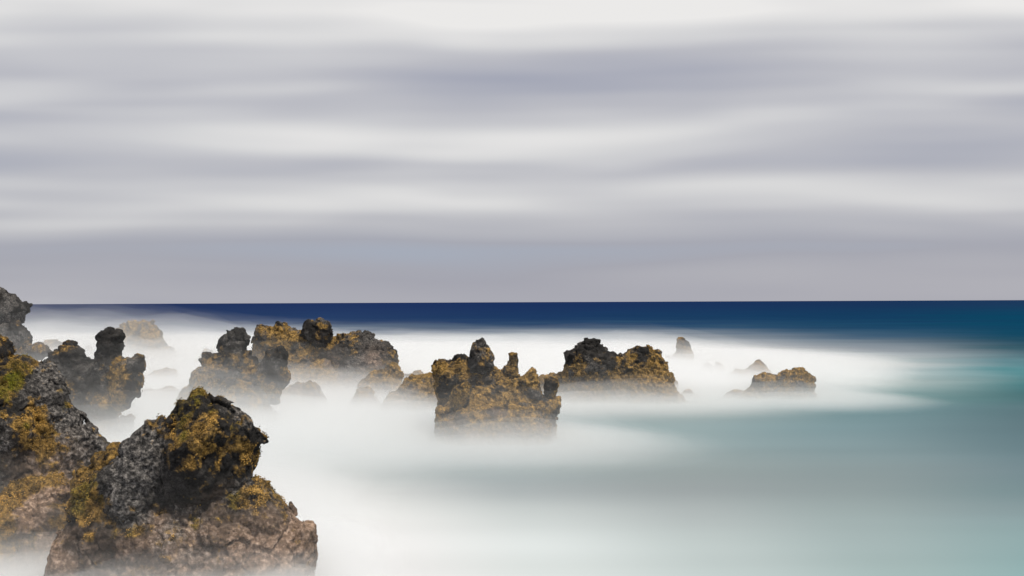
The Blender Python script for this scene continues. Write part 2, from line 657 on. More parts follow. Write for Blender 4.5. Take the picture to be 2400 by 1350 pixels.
def build_rock(name, label, lobes, D, h, seed, group=None, rough=1.0, weed=1.0, crust_z=2.0, weed_lo=0.8, weed_hi=6.0,
               tufts=0, tuft_r=0.02, pale=0.35, green=0.0, spots=(), angular=0.0, wf=0.8, bulge=0.02, nubs=1.0, nf=2.3, jag=1.0, parent=None):
    """lobes: list of (outline, depth offset, thickness factor, rounding cap, top-to-base flare)"""
    rng = np.random.RandomState(seed)
    sx = np.array([seed * 7.13, seed * 3.71, seed * 1.93])
    allp = np.concatenate([l[0] for l in lobes])
    pad = 0.5 * rough + 3 * h
    # thickness per lobe
    info = []
    for P, off, k, cap, flare, cut in lobes:
        info.append((P, off, k, cap, flare, cut))
    x0, x1 = allp[:, 0].min() - pad, allp[:, 0].max() + pad
    z0, z1 = max(allp[:, 1].min(), -1.2) - pad, allp[:, 1].max() + pad
    U = np.arange(x0, x1 + h, h)
    W = np.arange(z0, z1 + h, h)
    d2s, ws, ymin, ymax = [], [], 1e9, -1e9
    for P, off, k, cap, flare, cut in info:
        d2 = poly_sdf(P, U, W)
        deep = -d2.min()
        Rr = min(cap, deep * 0.95)
        zt = P[:, 1].max()
        zb = max(P[:, 1].min(), -1.0)
        tt = np.clip((zt - W) / max(zt - zb, 0.1), 0, 1)
        kk = k * (1 + flare * (tt - 0.4))
        ymin = min(ymin, off - Rr * k * (1 + flare * 0.6) - pad)
        ymax = max(ymax, off + Rr * k * (1 + flare * 0.6) + pad)
        d2s.append((d2, Rr, kk, off, cut))
    Y = np.arange(ymin, ymax + h, h)
    Fd = np.full((len(U), len(Y), len(W)), 1e3, np.float32)
    Am = np.full(Fd.shape, 0.5, np.float32)
    for d2, Rr, kk, off, cut in d2s:
        w = (Y[None, :, None] - off) / kk[None, None, :]
        a = np.maximum(d2 + Rr, 0)[:, None, :]
        inn = np.minimum(d2 + Rr, 0)[:, None, :]
        f = np.sqrt(a * a + w * w) - Rr
        f = np.where(a > 0, f, np.abs(w) - Rr)
        Am = np.where(f < Fd, np.float32(min(1.0, 0.12 + 0.50 * Rr / rough)), Am)
        if angular > 0.55 and cut:      # broken faces: planes that slice the front of the lobe
            pu, pw = np.nonzero(d2 < 0)
            cu, cw, tk = U[pu].mean(), W[pu * 0 + pw].mean(), Rr * kk.mean()
            for c_ in range(int(10 * angular)):
                nv = np.array((rng.normal() * 0.75, -0.75 - 0.5 * rng.rand(), rng.normal() * 0.55 + 0.15))
                nv /= np.linalg.norm(nv)
                fr_ = Fd.shape
                m_ = f < 0
                dotp = nv[0] * U[:, None, None] + nv[1] * Y[None, :, None] + nv[2] * W[None, None, :]
                sup = dotp[m_].max()
                f = np.maximum(f, (dotp - sup + tk * (0.06 + 0.18 * rng.rand())))
        # smooth union
        kS = 0.10 * rough
        hh = np.clip(0.5 + 0.5 * (Fd - f) / kS, 0, 1)
        Fd = (Fd * (1 - hh) + f * hh - kS * hh * (1 - hh)).astype(np.float32)
    # rough lava: angular blocks, bulbous clinker and cracks
    band = np.abs(Fd) < 0.48 * rough + 2 * h
    bi, bj, bk = np.nonzero(band)
    p = np.stack([U[bi], Y[bj] + D, W[bk]], 1) + sx
    s = 1.0 / rough
    q = p + 0.25 * rough * np.stack([perlin(p * s * 1.1), perlin(p * s * 1.1 + 31), perlin(p * s * 1.1 + 57)], 1)
    _, _, cid, offv = worley(q * s * 0.8)
    fac = np.clip((RND1[cid] - 0.5) * 0.30 + (offv * RNDV[cid]).sum(1) * 0.15, -0.32, 0.32)
    e1, e2, cid2, offv2 = worley(q * s * 2.1 + 11)
    fac2 = np.clip((RND1[cid2] - 0.5) * 0.16 + (offv2 * RNDV[cid2]).sum(1) * 0.09, -0.2, 0.2)
    crack = np.clip(0.12 - (e2 - e1), 0, 1) * 0.8
    bl = billow(p * s * 1.3, 3, 0.6) + (0.9 - 0.5 * angular) * billow(p * s * 2.9 + 5, 2, 0.6)
    f0 = Fd[bi, bj, bk]
    Fd[bi, bj, bk] += (rough * Am[bi, bj, bk] * ((fac * (1 - 0.35 * angular) + fac2 * (1 - 0.6 * angular)) + crack - 0.12 * (1 - 1.35 * angular) * bl - bulge / rough)).astype(np.float32)
    Fd[bi, bj, bk] = np.maximum(Fd[bi, bj, bk], f0 - 0.17 * rough)     # no shards far outside the outline
    Fd[0] = Fd[-1] = Fd[:, 0] = Fd[:, -1] = 1.0
    Fd[:, :, 0] = Fd[:, :, -1] = 1.0
    v, qd = surface_nets(Fd, (U[0], Y[0] + D, W[0]), h)
    v, qd = biggest(v, qd)
    gi = np.clip(((v - np.array((U[0], Y[0] + D, W[0]))) / h).astype(int), 0, np.array(Fd.shape) - 1)
    ampv = Am[gi[:, 0], gi[:, 1], gi[:, 2]]
    nrm = vert_normals(v, qd)
    pv = v + sx
    # fine relief on the surface itself
    d1, dd, _, _ = worley(pv * nf)
    e1, ee, cidf, _ = worley(pv * 5.5 + 5)
    _, _, cidg, offg = worley(pv * np.array((1.7, 1.7, 1.3)) + 0.3 * fbm(pv * 1.5 + 60, 2)[:, None] + 21)
    facet = np.clip((RND1[cidg] - 0.5) * 0.16 + (offg * RNDV[cidg]).sum(1) * 0.16, -0.22, 0.22)
    ridged = 0.5 - np.abs(perlin(pv * 1.9 + 71)) * 1.5 + 0.5 * (0.5 - np.abs(perlin(pv * 4.3 + 3)) * 1.5) + 0.3 * (0.5 - np.abs(perlin(pv * 9 + 3)) * 1.5)
    fine = fbm(pv * 2.6, 5, 0.62)
    up = nrm[:, 2]
    zz = v[:, 2]
    a = 0.06 + 0.80 * fbm(pv * wf + 40, 5, 0.62) + 0.30 * fine + 0.22 * up + 0.55 * (weed - 1)
    a += 0.40 * smooth(weed_lo - 0.8, weed_lo + 0.6, zz) - 0.65 * smooth(weed_hi - 1.6, weed_hi + 0.4, zz)
    cr = smooth(crust_z + 0.9, crust_z - 0.7, zz + 0.8 * fbm(pv * 0.8 + 9, 3)) * (0.30 + 0.9 * np.clip(fbm(pv * 0.9 + 77, 4) + 0.30, 0, 1))
    gr = np.clip(smooth(0.15, 0.45, fbm(pv * 0.9 + 123, 3)) * green * 1.6, 0, 1) if green > 0 else np.zeros(len(v))
    pl = np.clip(smooth(-0.05, 0.5, fbm(pv * 0.6 + 200, 5, 0.6)) * pale * 2.0, 0, 1)
    for (ccx, ccy, rad_, ch, amt) in spots:      # patches seen at given places: centre in photo px, radius in m
        X_, Z_ = unproject(ccx, ccy, D)
        g = np.exp(-(((v[:, 0] - X_) ** 2 + (zz - Z_) ** 2) / (rad_ ** 2))) * amt
        if ch == 'weed':
            a = a + g
        elif ch == 'green':
            gr = np.clip(gr + g, 0, 1)
            a = a + g * 0.8
        elif ch == 'pale':
            pl = np.clip(pl + g, 0, 1)
            a = a - g
        elif ch == 'crust':
            cr = np.clip(cr + g, 0, 1)
            a = a - g * 0.7
        elif ch == 'bare':
            a = a - g
    a = np.clip(a, 0, 1)
    disp = 0.05 * jag * fine + a * nubs * ((0.5 - d1) * 0.55 / nf + (0.45 - e1) * 0.20) + 0.03 * (1 - nubs) * a
    disp = disp + (1 - a) * ((1 - angular) * np.minimum(dd - d1, 0.3) * 0.13 + angular * facet * 0.35 + 0.05 * jag * ridged)
    disp = disp * (0.35 + 0.65 * ampv)
    v = v + nrm * (disp * rough)[:, None]
    me = mesh_from(name, v, qd, 4)
    set_attr(me, 'algae', a)
    set_attr(me, 'green', gr)
    set_attr(me, 'crust', cr)
    set_attr(me, 'pale', pl)
    o = link(name, me, ROCK, parent)
    if label:
        o['label'] = label
    if parent is None:
        o['category'] = 'rock'
    if group:
        o['group'] = group
    TRI[0] += 2 * len(qd)
    if tufts:
        nrm = vert_normals(v, qd)
        wgt = smooth(0.45, 0.8, a) * smooth(-0.5, 0.1, nrm[:, 2]) * (v[:, 2] > 0.2) * (nrm[:, 1] < 0.6)
        wgt = wgt + 1e-9
        pick = rng.choice(len(v), tufts, p=wgt / wgt.sum())
        iv, fv = ico()
        c = v[pick] + nrm[pick] * tuft_r * 0.25 + rng.normal(size=(tufts, 3)) * h * 0.5
        rr = tuft_r * (0.45 + 0.8 * rng.rand(tufts) ** 1.5)
        jit = 1 + 0.22 * rng.normal(size=(tufts, 12))
        tv = c[:, None, :] + iv[None] * (rr[:, None] * jit)[:, :, None] * np.array((1, 1, 0.8))
        tf = fv[None] + (np.arange(tufts) * 12)[:, None, None]
        tm = mesh_from("weed", tv.reshape(-1, 3), tf.reshape(-1, 3), 3)
        tone = np.clip(rng.rand(tufts) * 0.38 + 0.75 * fbm(c * 1.3 + 3, 4, 0.6) + 0.34, 0, 1)
        set_attr(tm, 'tone', np.repeat(tone, 12))
        set_attr(tm, 'green', np.repeat(gr[pick], 12))
        w_ = link("weed", tm, WEED, o)
        w_['kind'] = 'stuff'
        TRI[0] += len(tf) * 20
    return o


def L(P, off=0.0, k=0.9, cap=2.0, flare=0.5, cut=True):
    return (P, off, k, cap, flare, cut)


def rocks():
    # ---- near the camera -------------------------------------------------
    D = 30.0
    head = outline(D, ('W4', [(480, 495), (590, 410), (640, 340), (690, 270), (720, 230), (800, 205), (870, 160), (950, 118), (1000, 125), (1080, 190), (1130, 235), (1190, 210), (1250, 240), (1330, 265), (1380, 300), (1420, 355), (1480, 420), (1530, 500), (1555, 570), (1610, 590), (1690, 650), (1710, 710), (1660, 800), (1665, 880), (1640, 980), (1600, 1050), (1545, 1130), (1450, 1250), (1200, 1380), (900, 1450), (600, 1420), (560, 1000), (560, 820), (540, 700), (520, 580)]))
    shoulder = outline(D, ('W4', [(490, 500), (440, 475), (395, 462), (340, 510), (270, 590), (200, 660), (120, 710), (90, 780), (60, 870), (0, 950), (-80, 1040), (-220, 1130), (-300, 1600), (300, 1700), (600, 1600), (730, 1200), (735, 900), (640, 650)]))
    base = outline(D, ('P', [(250, 1100), (225, 1110), (200, 1130), (178, 1156), (167, 1185), (176, 1215), (165, 1240), (147, 1262), (138, 1300), (125, 1450), (640, 1450), (620, 1250), (590, 1170), (560, 1110), (420, 1080), (300, 1070)]))
    apron = outline(D, ('W5', [(1440, 340), (1550, 200), (1700, 270), (1800, 390), (1890, 500), (1985, 620), (2000, 700), (2090, 770), (2140, 740), (2230, 745), (2260, 800), (2275, 900), (2265, 1200), (2260, 1800), (900, 1800), (1000, 950), (1250, 760), (1400, 650)]))
    fill = outline(D, ('W5', [(900, 320), (1480, 220), (1640, 250), (1800, 410), (1980, 640), (2010, 820), (1500, 1050), (850, 900)]))
    ridge = outline(D, ('W3', [(1750, -20), (1600, 110), (1440, 300), (1390, 430), (1270, 560), (1210, 760), (1000, 920), (900, 1050), (850, 1250), (800, 1700), (1500, 1700), (1400, 900), (1500, 600), (1640, 400), (1800, 200)]))
    build_rock("lava_boulder", "huge dark basalt boulder with overhanging head and golden weed, closest to the camera",
               [L(head, -0.25, 0.95, 1.6, 0.25), L(shoulder, -0.45, 0.85, 1.2, 0.5), L(base, 0.0, 1.0, 1.5, 0.2), L(apron, 0.25, 0.9, 1.2, 0.4, False), L(fill, 0.2, 1.2, 1.0, 0.2, False), L(ridge, -0.85, 0.9, 0.5, 0.4, False)],
               D, 0.048, 1, angular=0.9, wf=2.4, nubs=0.35, rough=0.8, weed=0.75, crust_z=2.0, weed_lo=2.4, weed_hi=9, tufts=6750, tuft_r=0.020, pale=0.5, green=0.25,
               spots=[(480, 985, .45, 'weed', .40), (505, 1030, .5, 'weed', .5), (560, 1010, .3, 'weed', .3), (480, 940, .4, 'bare', .3), (560, 950, .5, 'bare', .4), (340, 1080, .9, 'pale', .8), (330, 1040, .5, 'pale', .6),
                      (600, 1050, .35, 'weed', .6), (470, 920, .25, 'green', .4), (460, 1010, .15, 'green', .7), (210, 1150, .5, 'weed', .9), (245, 1180, .4, 'weed', .9),
                      (600, 1150, .6, 'weed', .7), (600, 1280, .8, 'crust', .6), (670, 1280, .8, 'crust', .6), (420, 1130, .6, 'bare', .6), (560, 1110, .7, 'bare', .5), (150, 1270, .35, 'crust', 1.0),
                      (600, 960, .6, 'bare', .4)])
    D = 32.5
    knob = outline(D, ('W2', [(1290, 1260), (1330, 1195), (1450, 1165), (1500, 1100), (1545, 1065), (1615, 1050), (1700, 1100), (1755, 1165), (1760, 1300), (1700, 1500), (1650, 2400), (1050, 2400), (1010, 1520), (1040, 1400), (1100, 1340), (1270, 1320)]))
    build_rock("mossy_rock", "small rounded mossy rock wedged between the cliff and the huge boulder", [L(knob, 0.2, 0.9, 0.7, 0.6)],
               D, 0.045, 2, nubs=0.4, rough=0.5, weed=1.5, crust_z=0.5, weed_hi=9, tufts=0, pale=0.2)
    D = 37.0
    cliff = outline(D, ('W1', [(-240, 620), (-200, 700), (-30, 780), (0, 800), (45, 870), (85, 930), (92, 990), (150, 985), (230, 962), (290, 985), (380, 1045), (430, 1075), (460, 1105), (490, 1085), (560, 1095), (640, 1120), (670, 1170), (720, 1250), (790, 1330)]),
                    ('W2', [(840, 220), (890, 310), (885, 400), (930, 500), (985, 590), (1050, 660), (1065, 770), (1150, 830), (1220, 870), (1235, 930), (1300, 945), (1380, 1010), (1415, 1080), (1420, 1160), (1330, 1230), (1250, 1300), (1200, 1500), (1150, 2600), (-240, 2600)]))
    dark = outline(D, ('W2', [(-240, 200), (0, 260), (150, 200), (300, 300), (500, 330), (560, 420), (620, 600), (640, 800), (600, 960), (500, 1150), (480, 1500), (450, 2600), (-240, 2600)]))
    top = outline(D, ('W1', [(-240, 600), (-30, 780), (45, 870), (85, 930), (80, 1000), (0, 1100), (-240, 1100)]))
    build_rock("shore_cliff", "steep grey cliff with yellow-green moss and golden ridge at the left frame edge",
               [L(cliff, 0.5, 0.9, 1.5, 0.5), L(dark, -0.75, 0.9, 1.0, 0.4), L(top, 0.1, 1.0, 0.7, 0.2)],
               D, 0.052, 3, angular=0.85, wf=2.0, nubs=0.4, rough=0.75, weed=0.65, crust_z=1.0, weed_hi=12, tufts=4950, tuft_r=0.020, pale=0.6, green=0.35,
               spots=[(120, 1000, .7, 'weed', .8), (135, 1050, .6, 'weed', .8), (105, 960, .35, 'weed', .7), (25, 905, .5, 'green', .5), (40, 865, .4, 'green', .3), (45, 905, .5, 'weed', .6),
                      (150, 985, .5, 'pale', .9), (110, 910, .6, 'pale', .8), (190, 1030, .6, 'pale', .7), (140, 1100, .8, 'crust', .8), (30, 1000, .9, 'bare', .5), (60, 1080, .7, 'bare', .3)])
    D = 33.0
    led = outline(D, ('W3', [(-240, 560), (0, 500), (60, 430), (95, 400), (150, 330), (260, 250), (400, 220), (560, 235), (700, 205), (800, 220), (850, 290), (910, 340), (1020, 340), (1000, 420), (930, 560), (1000, 600), (1010, 700), (950, 780), (930, 1100), (960, 2000), (-240, 2000)]))
    led2 = outline(D, ('W3', [(-240, 660), (0, 560), (130, 430), (240, 470), (340, 530), (460, 590), (500, 620), (540, 780), (580, 900), (600, 2000), (-240, 2000)]))
    led3 = outline(D, ('W3', [(480, 580), (700, 560), (900, 600), (1000, 640), (1060, 760), (1040, 900), (1000, 1100), (1000, 2000), (520, 2000), (500, 700)]))
    build_rock("tidal_ledge", "low stepped ledge of golden weed and pale crust at the cliff foot",
               [L(led, 0.3, 0.9, 0.8, 0.5), L(led2, -0.5, 0.9, 0.8, 0.6), L(led3, -0.3, 0.8, 0.5, 0.5)],
               D, 0.042, 4, angular=0.5, wf=1.2, nubs=0.5, rough=0.55, weed=1.15, crust_z=1.9, weed_hi=9, tufts=3600, tuft_r=0.020, pale=0.5,
               spots=[(80, 1180, .45, 'crust', 1.0), (125, 1150, .35, 'crust', .9), (160, 1140, .35, 'crust', .9), (70, 1128, .6, 'weed', .9), (20, 1165, .4, 'weed', .8), (20, 1210, .5, 'weed', .6)])

    # ---- the middle distance ---------------------------------------------
    D = 62.0
    hump = outline(D, ('W1', [(665, 1080), (680, 1020), (750, 930), (850, 940), (900, 880), (950, 820), (1000, 800), (1040, 770), (1090, 790), (1125, 850), (1180, 900), (1210, 990), (1250, 1020), (1310, 1045), (1400, 1150), (1420, 1500), (1450, 2500), (950, 2500), (850, 2000), (760, 1500), (680, 1200)]))
    tower = outline(D, ('W1', [(1200, 1040), (1310, 1045), (1340, 1000), (1355, 950), (1350, 830), (1375, 800), (1380, 720), (1420, 690), (1430, 655), (1475, 655), (1490, 625), (1530, 600), (1560, 583), (1590, 600), (1600, 650), (1640, 630), (1690, 660), (1712, 700), (1690, 760), (1720, 830), (1700, 900), (1670, 990), (1720, 1050), (1700, 1400), (1640, 1900), (1680, 2150), (1740, 2250), (1800, 2500), (1200, 2500)]))
    arm = outline(D, ('W1', [(1480, 1050), (1600, 980), (1670, 1000), (1710, 980), (1750, 1020), (1800, 985), (1870, 1010), (1950, 968), (2030, 990), (2055, 1060), (2060, 1150), (1980, 1230), (2010, 1270), (2030, 1330), (1990, 1430), (1980, 1530), (1870, 1610), (1850, 1690), (1780, 1730), (1690, 1770), (1600, 1800), (1500, 1500)]))
    twin = build_rock("sea_stack", "twin-peaked stack, knobbly tower above a jutting arm, just right of the cliff",
               [L(hump, -0.4, 0.9, 1.3, 0.5), L(tower, 0.1, 0.95, 1.1, 0.4)],
               D, 0.065, 5, angular=0.3, jag=1.7, rough=0.8, weed=0.9, crust_z=0.6, weed_lo=1.0, weed_hi=4.6, tufts=0, pale=0.25)
    build_rock("arm", "jutting overhanging arm", [L(arm, -0.1, 0.8, 0.9, 0.0)], D, 0.08, 45, angular=0.4, jag=1.6, rough=0.7, weed=0.85, crust_z=-3, weed_lo=1.0, weed_hi=6.0, tufts=0, parent=twin)
    D = 63.0
    stub = outline(D, ('W2', [(1640, 700), (1670, 640), (1740, 650), (1800, 620), (1850, 660), (1840, 850), (1850, 1100), (1870, 1500), (1620, 1500)]))
    build_rock("sea_rock", "short pale pillar faint in the mist under the jutting arm", [L(stub, 0.5, 0.9, 0.5, 0.3)], D, 0.09, 6, rough=0.5, weed=0.8, pale=0.6, crust_z=2.5)
    D = 74.0
    lt = outline(D, ('W6', [(400, 1500), (430, 1000), (470, 800), (410, 710), (470, 705), (530, 690), (600, 725), (690, 685), (668, 545), (720, 530), (705, 460), (790, 410), (790, 380), (850, 340), (845, 295), (900, 300), (955, 320), (965, 265), (1020, 280), (1095, 280), (1120, 350), (1170, 410), (1230, 440), (1255, 490), (1225, 560), (1180, 640), (1235, 670), (1250, 730), (1320, 810), (1360, 870), (1340, 970), (1400, 1100), (1400, 2300), (400, 2300)]))
    lh = outline(D, ('W6', [(150, 1290), (165, 1190), (230, 1080), (250, 1020), (320, 960), (415, 920), (420, 860), (390, 800), (430, 780), (560, 800), (680, 900), (700, 1200), (650, 2300), (-40, 2300), (0, 1500), (100, 1340)]))
    rt = outline(D, ('W6', [(1330, 1000), (1410, 940), (1420, 870), (1510, 870), (1520, 800), (1495, 740), (1560, 700), (1570, 650), (1670, 620), (1770, 620), (1775, 580), (1850, 570), (1890, 630), (1950, 700), (1930, 780), (1920, 920), (1970, 1000), (1985, 1100), (1960, 1220), (1850, 1310), (1800, 1452), (1800, 1542), (1740, 1577), (1680, 1577), (1500, 1540), (1350, 1400)]))
    fm = outline(D, ('W7', [(780, 480), (880, 330), (980, 230), (1100, 290), (1200, 330), (1400, 370), (1540, 450), (1640, 560), (1650, 680), (1700, 790), (1780, 870), (1820, 1000), (1880, 1500), (500, 1500), (600, 900)]))
    broad = build_rock("sea_stack", "broad two-towered stack with dark jagged crown standing behind the huge boulder",
               [L(lt, 0.2, 0.9, 1.4, 0.5), L(lh, -0.2, 0.9, 1.2, 0.5), L(fm, -1.3, 0.9, 1.2, 1.2)],
               D, 0.075, 7, angular=0.3, jag=1.7, rough=0.85, weed=0.95, crust_z=1.3, weed_lo=1.2, weed_hi=5.0, tufts=0, pale=0.35)
    build_rock("tower", "dark overhanging tower", [L(rt, -0.7, 0.85, 0.9, 0.0)], D, 0.09, 46, angular=0.4, jag=1.6, rough=0.75, weed=0.8, crust_z=-3, weed_lo=1.2, weed_hi=4.6, tufts=0, parent=broad)

    D = 64.0
    body = outline(D, ('V1', [(150, 1400), (165, 1330), (170, 1260), (210, 1215), (260, 1220), (300, 1240), (370, 1180), (380, 1110), (440, 1090), (440, 960), (480, 900), (530, 900), (600, 880), (680, 880), (740, 910), (800, 900), (940, 880), (1060, 870), (1110, 890), (1150, 970), (1180, 900), (1240, 850), (1300, 910), (1370, 850), (1390, 790), (1440, 780), (1520, 790), (1570, 800), (1640, 880), (1800, 980), (1890, 1040), (2000, 1060), (2140, 1060), (2190, 1055), (2210, 1090), (2200, 1200), (2160, 1400)]),
                   ('V2', [(2190, 400), (2140, 650), (2130, 750), (2160, 900), (2200, 1150), (2200, 1500), (280, 1500), (300, 1000), (300, 850), (265, 740), (265, 550)]))
    fl = outline(D, ('V1', [(440, 1200), (440, 960), (480, 900), (530, 840), (600, 790), (680, 780), (740, 830), (760, 950), (720, 1100), (620, 1250), (450, 1300)]))
    fl2 = outline(D, ('V2', [(400, 520), (560, 420), (700, 330), (900, 280), (1200, 330), (1500, 260), (1600, 250), (1800, 300), (1900, 440), (2050, 600), (2060, 800), (2050, 1500), (350, 1500), (450, 700)]))
    fl3 = outline(D, ('V2', [(265, 740), (265, 550), (300, 400), (350, 345), (420, 380), (440, 480), (400, 700), (380, 1000), (300, 1000)]))
    cone = outline(D, ('V1', [(1540, 760), (1620, 690), (1680, 600), (1740, 572), (1790, 600), (1830, 700), (1870, 830), (1890, 1000), (1880, 1100), (1700, 1080), (1600, 950)]))
    block = outline(D, ('V1', [(1940, 960), (1930, 850), (1960, 740), (2040, 722), (2150, 740), (2180, 810), (2160, 960), (2140, 1060), (2050, 1120), (1960, 1060)]))
    back = outline(67.5, ('V1', [(100, 640), (110, 560), (150, 480), (210, 445), (280, 440), (350, 455), (430, 430), (465, 400), (475, 360), (560, 345), (640, 380), (690, 420), (800, 440), (1000, 520), (1105, 540), (1160, 570), (1230, 590), (1300, 640), (1450, 660), (1520, 700), (1560, 900), (1560, 2000), (330, 2000), (230, 1400), (200, 1080), (150, 960), (140, 850), (130, 760)]))
    spire = outline(67.0, ('V1', [(690, 520), (715, 410), (725, 330), (760, 220), (780, 180), (825, 140), (825, 110), (860, 115), (900, 90), (950, 105), (990, 150), (995, 210), (1040, 250), (1085, 320), (1110, 410), (1095, 480), (1100, 600), (950, 700), (720, 650)]))
    pillar = outline(67.0, ('V1', [(1240, 620), (1290, 545), (1340, 540), (1350, 400), (1360, 330), (1400, 305), (1450, 300), (1490, 340), (1505, 450), (1500, 600), (1520, 720), (1450, 800), (1300, 780)]))
    castle = build_rock("castle_rock", "castle-like golden rock with dark spire, thin pillar and square block, middle of the photo",
               [L(body, 0, 0.85, 1.7, 1.2), L(fl, -1.2, 0.9, 0.7, 0.2), L(fl2, -1.3, 0.9, 1.1, 1.3), L(fl3, -0.5, 0.9, 0.45, 0.2), L(back, 3.2, 0.8, 1.3, 0.3)],
               D, 0.062, 8, jag=1.4, nf=1.7, rough=0.6, weed=1.25, crust_z=1.0, weed_lo=0.5, weed_hi=5.6, tufts=0, pale=0.25,
               spots=[(1128, 825, .8, 'bare', .9), (1140, 835, .5, 'pale', .6), (1255, 890, .5, 'bare', .4), (1290, 905, .5, 'bare', .4)])
    kw = dict(rough=0.45, jag=1.4, crust_z=-3, weed_lo=0.5, weed_hi=9, parent=castle, )
    build_rock("spire", "dark bare spire", [L(spire, 2.7, 1.0, 0.75, 0.2)], D, 0.07, 41, weed=0.35, pale=0.45, angular=0.3, **kw)
    build_rock("pillar", None, [L(pillar, 2.9, 0.95, 0.4, 0.1)], D, 0.06, 42, weed=1.1, **kw)
    build_rock("horn", "dark pointed horn", [L(cone, -0.4, 0.95, 0.65, 0.3)], D, 0.06, 47, weed=0.9, **kw)
    build_rock("block", "dark square block", [L(block, -0.2, 0.9, 0.55, 0.0)], D, 0.06, 43, weed=0.8, **kw)
    D = 65.0
    sk = outline(D, ('V2', [(10, 960), (60, 895), (90, 870), (150, 840), (200, 870), (260, 920), (300, 1100), (-20, 1100)]))
    build_rock("sea_rock", "tiny low rock barely breaking the mist at the castle rock's left foot", [L(sk, 0, 1.0, 0.5, 0.3)], D, 0.09, 9, rough=0.4, weed=0.7)

    D = 84.0
    k2 = outline(D, ('W8', [(1000, 1330), (1040, 1280), (1060, 1200), (1110, 1120), (1180, 1100), (1250, 1095), (1330, 1110), (1390, 1180), (1430, 1220), (1450, 1290), (1500, 1600), (960, 1600)]))
    build_rock("sea_rock", "round lone mound in the mist, between the long ridge and the castle rock", [L(k2, 0, 0.95, 0.9, 0.5)], D, 0.09, 10, rough=0.6, weed=1.3, tufts=0, crust_z=1.2)
    D = 82.0
    k3 = outline(D, ('W8', [(1460, 1360), (1500, 1330), (1550, 1250), (1560, 1200), (1620, 1160), (1720, 1150), (1750, 1080), (1800, 1030), (1810, 970), (1880, 915), (1980, 920), (2060, 915), (2140, 900), (2230, 885), (2300, 920), (2360, 1100), (2400, 1700), (1400, 1700)]))
    k3b = outline(D, ('W8', [(1900, 1280), (1940, 1180), (1990, 1110), (2050, 1090), (2110, 1130), (2160, 1210), (2180, 1300), (2230, 1700), (1850, 1700)]))
    k3c = outline(D, ('W8', [(1500, 1330), (1560, 1210), (1640, 1180), (1800, 1200), (1850, 1300), (1900, 1700), (1400, 1700)]))
    build_rock("sea_rock", "lumpy golden mound tucked against the castle rock's left side", [L(k3, 0.4, 0.9, 1.2, 0.5), L(k3b, -0.9, 0.9, 0.7, 0.5), L(k3c, -0.9, 0.9, 0.6, 0.5)],
               D, 0.085, 11, rough=0.65, weed=1.4, tufts=0, crust_z=1.8, weed_hi=9)
    D = 85.0
    jj = outline(D, ('W8', [(-20, 1200), (60, 1085), (200, 1030), (330, 1020), (420, 990), (480, 1010), (540, 1090), (600, 1200), (650, 1280), (720, 1600), (-60, 1600)]))
    jj2 = outline(D, ('W8', [(310, 1150), (340, 1040), (420, 985), (490, 1015), (550, 1100), (610, 1230), (660, 1600), (280, 1600)]))
    build_rock("sea_rock", "pale brown mound at the long ridge's foot, right of the two-towered stack", [L(jj, 0.2, 0.9, 1.0, 0.5), L(jj2, -0.5, 0.9, 0.7, 0.5)], D, 0.09, 12, rough=0.65, weed=1.2, tufts=0, crust_z=1.7)
    D = 88.0
    lp = outline(D, ('V3', [(440, 545), (430, 450), (450, 390), (440, 320), (500, 270), (570, 240), (610, 180), (660, 140), (725, 110), (725, 85), (770, 85), (800, 90), (830, 70), (890, 85), (930, 120), (950, 165), (1020, 220), (1060, 240), (1150, 250), (1190, 290), (1250, 295), (1350, 350), (1450, 600), (1500, 1500), (350, 1500)]))
    rk = outline(D, ('V3', [(1150, 330), (1250, 295), (1290, 300), (1330, 260), (1400, 220), (1450, 195), (1540, 195), (1590, 190), (1650, 215), (1680, 255), (1760, 255), (1790, 300), (1800, 370), (1830, 450), (1800, 700), (1700, 1500), (1150, 1500)]))
    rs = outline(D, ('V3', [(1600, 500), (1740, 420), (1800, 375), (1870, 420), (1890, 470), (1910, 530), (1940, 600), (1945, 690), (2000, 780), (2060, 870), (2120, 950), (2230, 1500), (1200, 1500), (1250, 700), (1450, 560)]))
    tail = outline(D, ('V3', [(40, 630), (100, 595), (170, 600), (230, 560), (340, 570), (370, 550), (440, 545), (560, 600), (600, 1500), (-40, 1500)]))
    build_rock("sea_stack", "wide two-humped dark stack with a sunlit right slope, right of the castle rock",
               [L(lp, 0, 0.85, 1.7, 0.4), L(rk, -0.2, 0.85, 1.4, 0.4), L(rs, -0.7, 0.9, 1.4, 1.2), L(tail, 0.6, 0.8, 0.8, 0.4)],
               D, 0.085, 13, angular=0.3, jag=1.7, rough=0.9, weed=1.0, crust_z=1.0, weed_lo=0.4, weed_hi=4.4, tufts=0, pale=0.3,
               spots=[(1540, 870, 1.6, 'weed', .5), (1570, 890, 1.4, 'weed', .5), (1290, 885, 1.2, 'weed', .5), (1400, 830, 1.2, 'bare', .5)])
    D = 92.0
    nn = outline(D, ('V3', [(2060, 880), (2110, 820), (2180, 790), (2230, 815), (2250, 850), (2330, 870), (2370, 890), (2410, 960), (2500, 1300), (2000, 1300)]))
    build_rock("sea_rock", "low faint rock in the mist off the two-humped stack's right foot", [L(nn, 0, 1.0, 0.9, 0.4)], D, 0.13, 14, rough=0.6, weed=0.8)
    D = 98.0
    sl = outline(D, ('V3', [(1880, 560), (1930, 545), (1960, 570), (1980, 650), (2030, 690), (2045, 740), (2080, 1300), (1820, 1300)]))
    build_rock("sea_rock", "pale slab peeping out behind the two-humped stack's sunlit slope", [L(sl, 0, 1.0, 0.8, 0.4)], D, 0.13, 15, rough=0.5, weed=0.4, pale=0.9)
    D = 90.0
